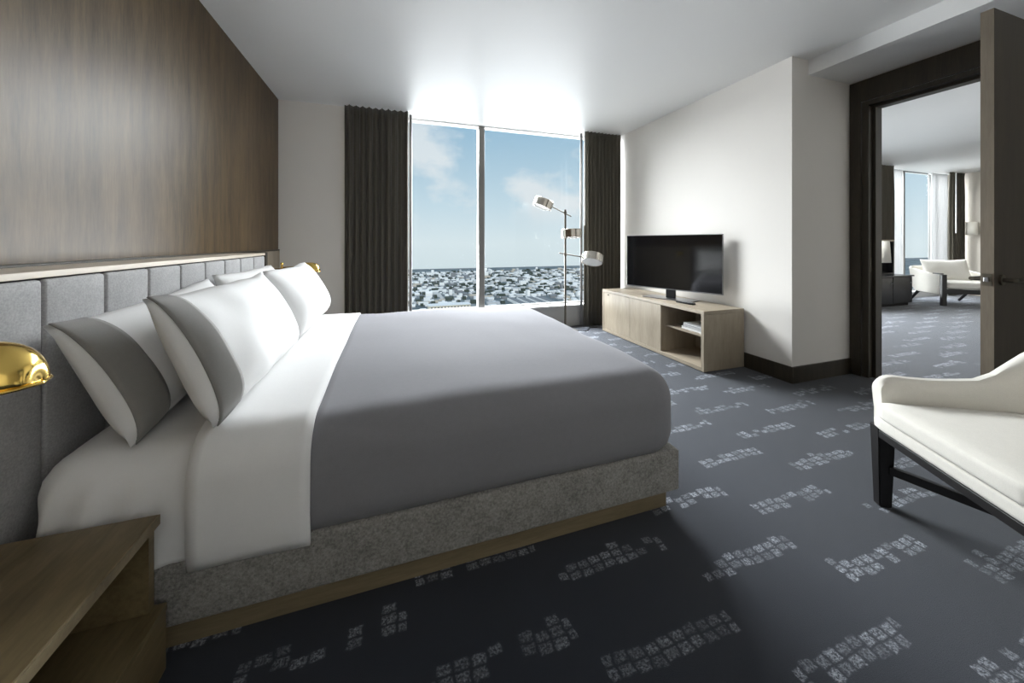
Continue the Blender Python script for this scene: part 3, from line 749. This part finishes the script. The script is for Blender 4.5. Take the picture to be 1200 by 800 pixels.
# ------------------------------------------------------------------ armchair by the door (in the bedroom)
def tub_path(w_, d_, r_, n=10):
    k = 8; fr_ = [0.0, 0.003, 0.009, 0.018, 0.030, 0.045, 0.065, 0.09]
    pts = [(x, 0.0) for x in fr_]
    for i in range(2, k+1): pts.append(((d_-r_)*i/k, 0.0))
    for i in range(1, n+1):
        a = PI/2*i/n; pts.append((d_-r_+r_*math.sin(a), r_-r_*math.cos(a)))
    for i in range(1, 7): pts.append((d_, r_+(w_-2*r_)*i/6))
    for i in range(1, n+1):
        a = PI/2*i/n; pts.append((d_-r_+r_*math.cos(a), w_-r_+r_*math.sin(a)))
    for i in range(1, k-1): pts.append(((d_-r_)*(1-i/k), w_))
    pts += [(x, w_) for x in fr_[::-1]]
    return pts
ca = math.atan2(-0.52, 0.85)
ch = thing('armchair', 'cream upholstered armchair with dark wooden legs at the right edge', 'armchair', (2.035, 1.005, 0), ca, local=True)
# local x points to the back of the chair, local -y runs along the front edge towards the camera
CWD, CDP = 0.70, 0.66
path = [(x, -y) for x, y in tub_path(CWD, CDP, 0.20)]
bm = bmesh.new(); n = len(path); rows = []
TH = 0.052
for i, (x, y) in enumerate(path):
    p0 = Vector(path[max(i-1, 0)]); p1 = Vector(path[min(i+1, n-1)]); dd = (p1-p0).normalized(); nr = Vector((dd.y, -dd.x))
    if nr.dot(Vector((CDP/2, -CWD/2))-Vector((x, y))) < 0: nr = -nr      # inward
    back = x/CDP
    s = max(0.0, (back-0.50)/0.50); s = s*s*(3-2*s)
    top = 0.575 - 0.012*math.sin(PI*min(1, back/0.5)) + 0.235*s
    front = max(0.0, 1-x/0.065); top -= 0.055*(1-math.sqrt(max(0.0, 1-front*front)))
    flare = 0.012+0.03*s
    sec = []
    for (u, z) in [(0, 0.335), (0, 0.42), (-flare*.6, top-0.06), (-flare, top-0.016), (-flare+TH*0.25, top-0.002), (-flare+TH*.75, top-0.002), (-flare+TH, top-0.016), (-flare*.6+TH, top-0.06), (TH, 0.42), (TH, 0.335)]:
        q = Vector((x, y))+nr*u
        lean = 0.10*s*max(0, z-0.42)/0.4
        sec.append(bm.verts.new((q.x+lean*0.6, q.y, z)))
    rows.append(sec)
for P_, Q_ in zip(rows, rows[1:]):
    m = len(P_)
    for j in range(m): bm.faces.new((P_[j], P_[(j+1) % m], Q_[(j+1) % m], Q_[j]))
bm.faces.new(rows[0]); bm.faces.new(rows[-1][::-1])
obj('back_and_arms', bm, 'cream_upholstery', ch, True)
# seat cushion : rounded slab with softly domed top
def cushion(x0, x1, y0, y1, z0, z1, r_, dome):
    b_ = BX(x0, x1, y0, y1, z0, z1)
    bmesh.ops.subdivide_edges(b_, edges=list(b_.edges), cuts=11, use_grid_fill=True)
    for v in b_.verts:
        q = Vector((min(max(v.co.x, x0+r_), x1-r_), min(max(v.co.y, y0+r_), y1-r_), min(max(v.co.z, z0+r_), z1-r_)))
        dl = v.co-q
        if dl.length > 1e-6: v.co = q+dl.normalized()*r_
        if v.co.z > (z0+z1)/2: v.co.z += dome*(1-((v.co.x-(x0+x1)/2)/(x1-x0)*2)**2)*(1-((v.co.y-(y0+y1)/2)/(y1-y0)*2)**2)
    return b_
obj('seat_cushion', cushion(-0.035, CDP-0.06, -CWD+0.055, -0.055, 0.395, 0.470, 0.022, 0.022), 'cream_upholstery', ch, 'all')
obj('seat_deck', cushion(-0.020, CDP-0.05, -CWD+0.02, -0.020, 0.338, 0.398, 0.018, 0.0), 'cream_upholstery', ch, 'all')
bm = bmesh.new()
obj('rail', BX(-0.012, 0.028, -CWD+0.03, -0.030, 0.305, 0.338, 0.003), 'ebonised_wood', ch)
obj('rail', BX(CDP-0.075, CDP-0.035, -CWD+0.03, -0.030, 0.305, 0.338, 0.003), 'ebonised_wood', ch)
obj('rail', BX(0.028, CDP-0.075, -0.062, -0.030, 0.305, 0.338, 0.003), 'ebonised_wood', ch)
obj('rail', BX(0.028, CDP-0.075, -CWD+0.030, -CWD+0.062, 0.305, 0.338, 0.003), 'ebonised_wood', ch)
def leg(x, y, sx_, sy_, px, py):
    b_ = bmesh.new(); vs = box(b_, x-0.032, x+0.032, y-0.027, y+0.027, 0.0, 0.352)
    for v in vs:
        if v.co.z < 0.1: v.co.x = x+px+(v.co.x-x)*0.72; v.co.y = y+py+(v.co.y-y)*0.72
    bmesh.ops.bevel(b_, geom=list(b_.edges), offset=0.004, segments=2, affect='EDGES')
    return b_
for (x, y, px) in ((0.018, -0.022, 0.0), (0.018, -CWD+0.022, 0.0), (CDP-0.055, -0.05, 0.05), (CDP-0.055, -CWD+0.05, 0.05)):
    obj('leg', leg(x, y, 0, 0, px, 0), 'ebonised_wood', ch)
for s in (0, 1):
    p0 = Vector((0.02, -0.025 if s == 0 else -CWD+0.025, 0.165)); p1 = Vector((CDP-0.04, -CWD+0.05 if s == 0 else -0.05, 0.165 ))
    dd = (p1-p0); L_ = dd.length; a = math.atan2(dd.y, dd.x)
    b_ = BX(0.02, L_-0.02, -0.012, 0.012, -0.017, 0.017, 0.002)
    bmesh.ops.transform(b_, matrix=Matrix.Translation(p0) @ Matrix.Rotation(a, 4, 'Z'), verts=b_.verts)
    if s: bmesh.ops.translate(b_, vec=(0, 0, 0.002), verts=b_.verts)
    obj('stretcher', b_, 'ebonised_wood', ch)

# ------------------------------------------------------------------ living room furniture
lc = thing('lounge_chair', 'cream lounge chair with dark wooden frame, seen through the doorway', 'armchair', (9.48, 3.72, 0), math.atan2(-0.57, 0.82), local=True)
# local x to the chair's right as seen, local y to its back
LWD, LDP = 0.80, 0.72
obj('seat_cushion', cushion(0.07, LWD-0.07, 0.0, LDP-0.12, 0.30, 0.43, 0.04, 0.02), 'cream_upholstery', lc, 'all')
bk_ = pillow_bm(0.70, 0.44, 0.17, seed=9)
bmesh.ops.transform(bk_, matrix=Matrix.Translation((0.37, LDP-0.27, 0.615)) @ Matrix.Rotation(math.radians(70), 4, 'X'), verts=bk_.verts)
obj('back_cushion', bk_, 'cream_upholstery', lc, 'all')
b_ = cushion(0.02, LWD-0.02, -0.05, 0.05, 0.0, 0.44, 0.03, 0.0)
bmesh.ops.transform(b_, matrix=Matrix.Translation((0, LDP-0.08, 0.26)) @ Matrix.Rotation(math.radians(-16), 4, 'X'), verts=b_.verts)
obj('backrest', b_, 'cream_upholstery', lc, 'all')
for x0 in (0.0, LWD-0.06):
    b_ = bmesh.new(); pr = [(0.03, 0.20), (0.03, 0.555), (0.30, 0.575), (LDP-0.02, 0.64), (LDP+0.04, 0.62), (LDP-0.04, 0.26), (LDP-0.12, 0.20)]
    va = [b_.verts.new((x0, y, z)) for y, z in pr]; vb = [b_.verts.new((x0+0.06, y, z)) for y, z in pr]
    b_.faces.new(va); b_.faces.new(vb[::-1])
    for i in range(len(pr)): b_.faces.new((va[i], va[(i+1) % len(pr)], vb[(i+1) % len(pr)], vb[i]))
    bmesh.ops.bevel(b_, geom=list(b_.edges), offset=0.012, segments=2, affect='EDGES')
    obj('arm', b_, 'cream_upholstery', lc, True)
    obj('front_post', BX(x0-0.003, x0+0.063, -0.03, 0.03, 0.0, 0.565, 0.006), 'ebonised_wood', lc)
    obj('arm_cap', BX(x0+0.005, x0+0.055, 0.03, 0.20, 0.565, 0.585, 0.004), 'ebonised_wood', lc)
    b_ = bmesh.new(); tube(b_, [(x0+0.03, LDP-0.16, 0.21), (x0+0.03, LDP-0.05, 0.10), (x0+0.03, LDP+0.03, 0.02)], [0.028, 0.024, 0.020], 8); obj('rear_leg', b_, 'ebonised_wood', lc, True)
obj('front_rail', BX(0.06, LWD-0.06, -0.018, 0.022, 0.22, 0.30, 0.004), 'ebonised_wood', lc)

cb = thing('sideboard', 'black lacquered low sideboard in the living room beside the lounge chair', 'cabinet', (8.3, 4.07, 0))
obj('carcass', BX(7.3, 9.06, 3.93, 4.27, 0.05, 0.53, 0.004), 'black_lacquer', cb)
obj('top', BX(7.28, 9.08, 3.90, 4.28, 0.531, 0.555, 0.003), 'black_lacquer', cb)
obj('plinth', BX(7.34, 9.02, 3.96, 4.25, 0.0, 0.049), 'black_gap', cb)
for k in range(3):
    dd = obj('door', BX(7.32+k*0.58, 7.88+k*0.58, 3.914, 3.929, 0.06, 0.525, 0.002), 'black_lacquer', cb)
    obj('knob', CY((7.84+k*0.58, 3.914, 0.42), (7.84+k*0.58, 3.898, 0.42), 0.010, seg=12), 'silver_trim', dd, True)
bt_ = thing('shelf_box', 'dark open box standing on the living room sideboard behind the table lamp', 'shelf', (8.4, 4.15, 0.556))
bm = bmesh.new(); box(bm, 7.9, 9.04, 4.16, 4.275, 1.17, 1.20); obj('top', bm, 'grey_oak', bt_)
obj('side_panel', BX(9.01, 9.04, 4.16, 4.275, 0.557, 1.169), 'black_lacquer', bt_)
obj('side_panel', BX(7.9, 7.93, 4.16, 4.275, 0.557, 1.169), 'black_lacquer', bt_)
obj('back_panel', BX(7.931, 9.009, 4.255, 4.275, 0.557, 1.169), 'black_lacquer', bt_)
obj('bottom', BX(7.931, 9.009, 4.16, 4.254, 0.557, 0.577), 'black_lacquer', bt_)
tl = thing('table_lamp', 'table lamp with a cream shade on the living room sideboard', 'lamp', (8.23, 3.995, 0.556))
bm = bmesh.new(); lathe(bm, [(0, 0.0), (0.07, 0.0), (0.07, 0.015), (0.02, 0.03), (0.035, 0.10), (0.03, 0.16), (0.012, 0.20), (0.012, 0.30), (0, 0.30)], 24, Matrix.Translation((8.23, 3.995, 0.556))); obj('base', bm, 'black_lacquer', tl, True)
bm = bmesh.new(); lathe(bm, [(0.155, 0.24), (0.135, 0.62)], 36, Matrix.Translation((8.23, 3.995, 0.556))); o = obj('shade', bm, 'lamp_shade_cream', tl, True); solidify(o, 0.004)
sc_ = thing('wall_sconce', 'small cream wall sconce on the end wall of the living room', 'lamp', (11.94, 4.19, 1.3))
bm = bmesh.new(); lathe(bm, [(0.085, -0.14), (0.085, 0.14)], 28, Matrix.Translation((11.83, 4.19, 1.45))); o = obj('shade', bm, 'lamp_shade_cream', sc_, True); solidify(o, 0.003)
obj('bracket', BX(11.90, 11.949, 4.17, 4.21, 1.39, 1.51), 'dark_bronze', sc_)

for o in C.objects:
    if '_local' in o: del o['_local']
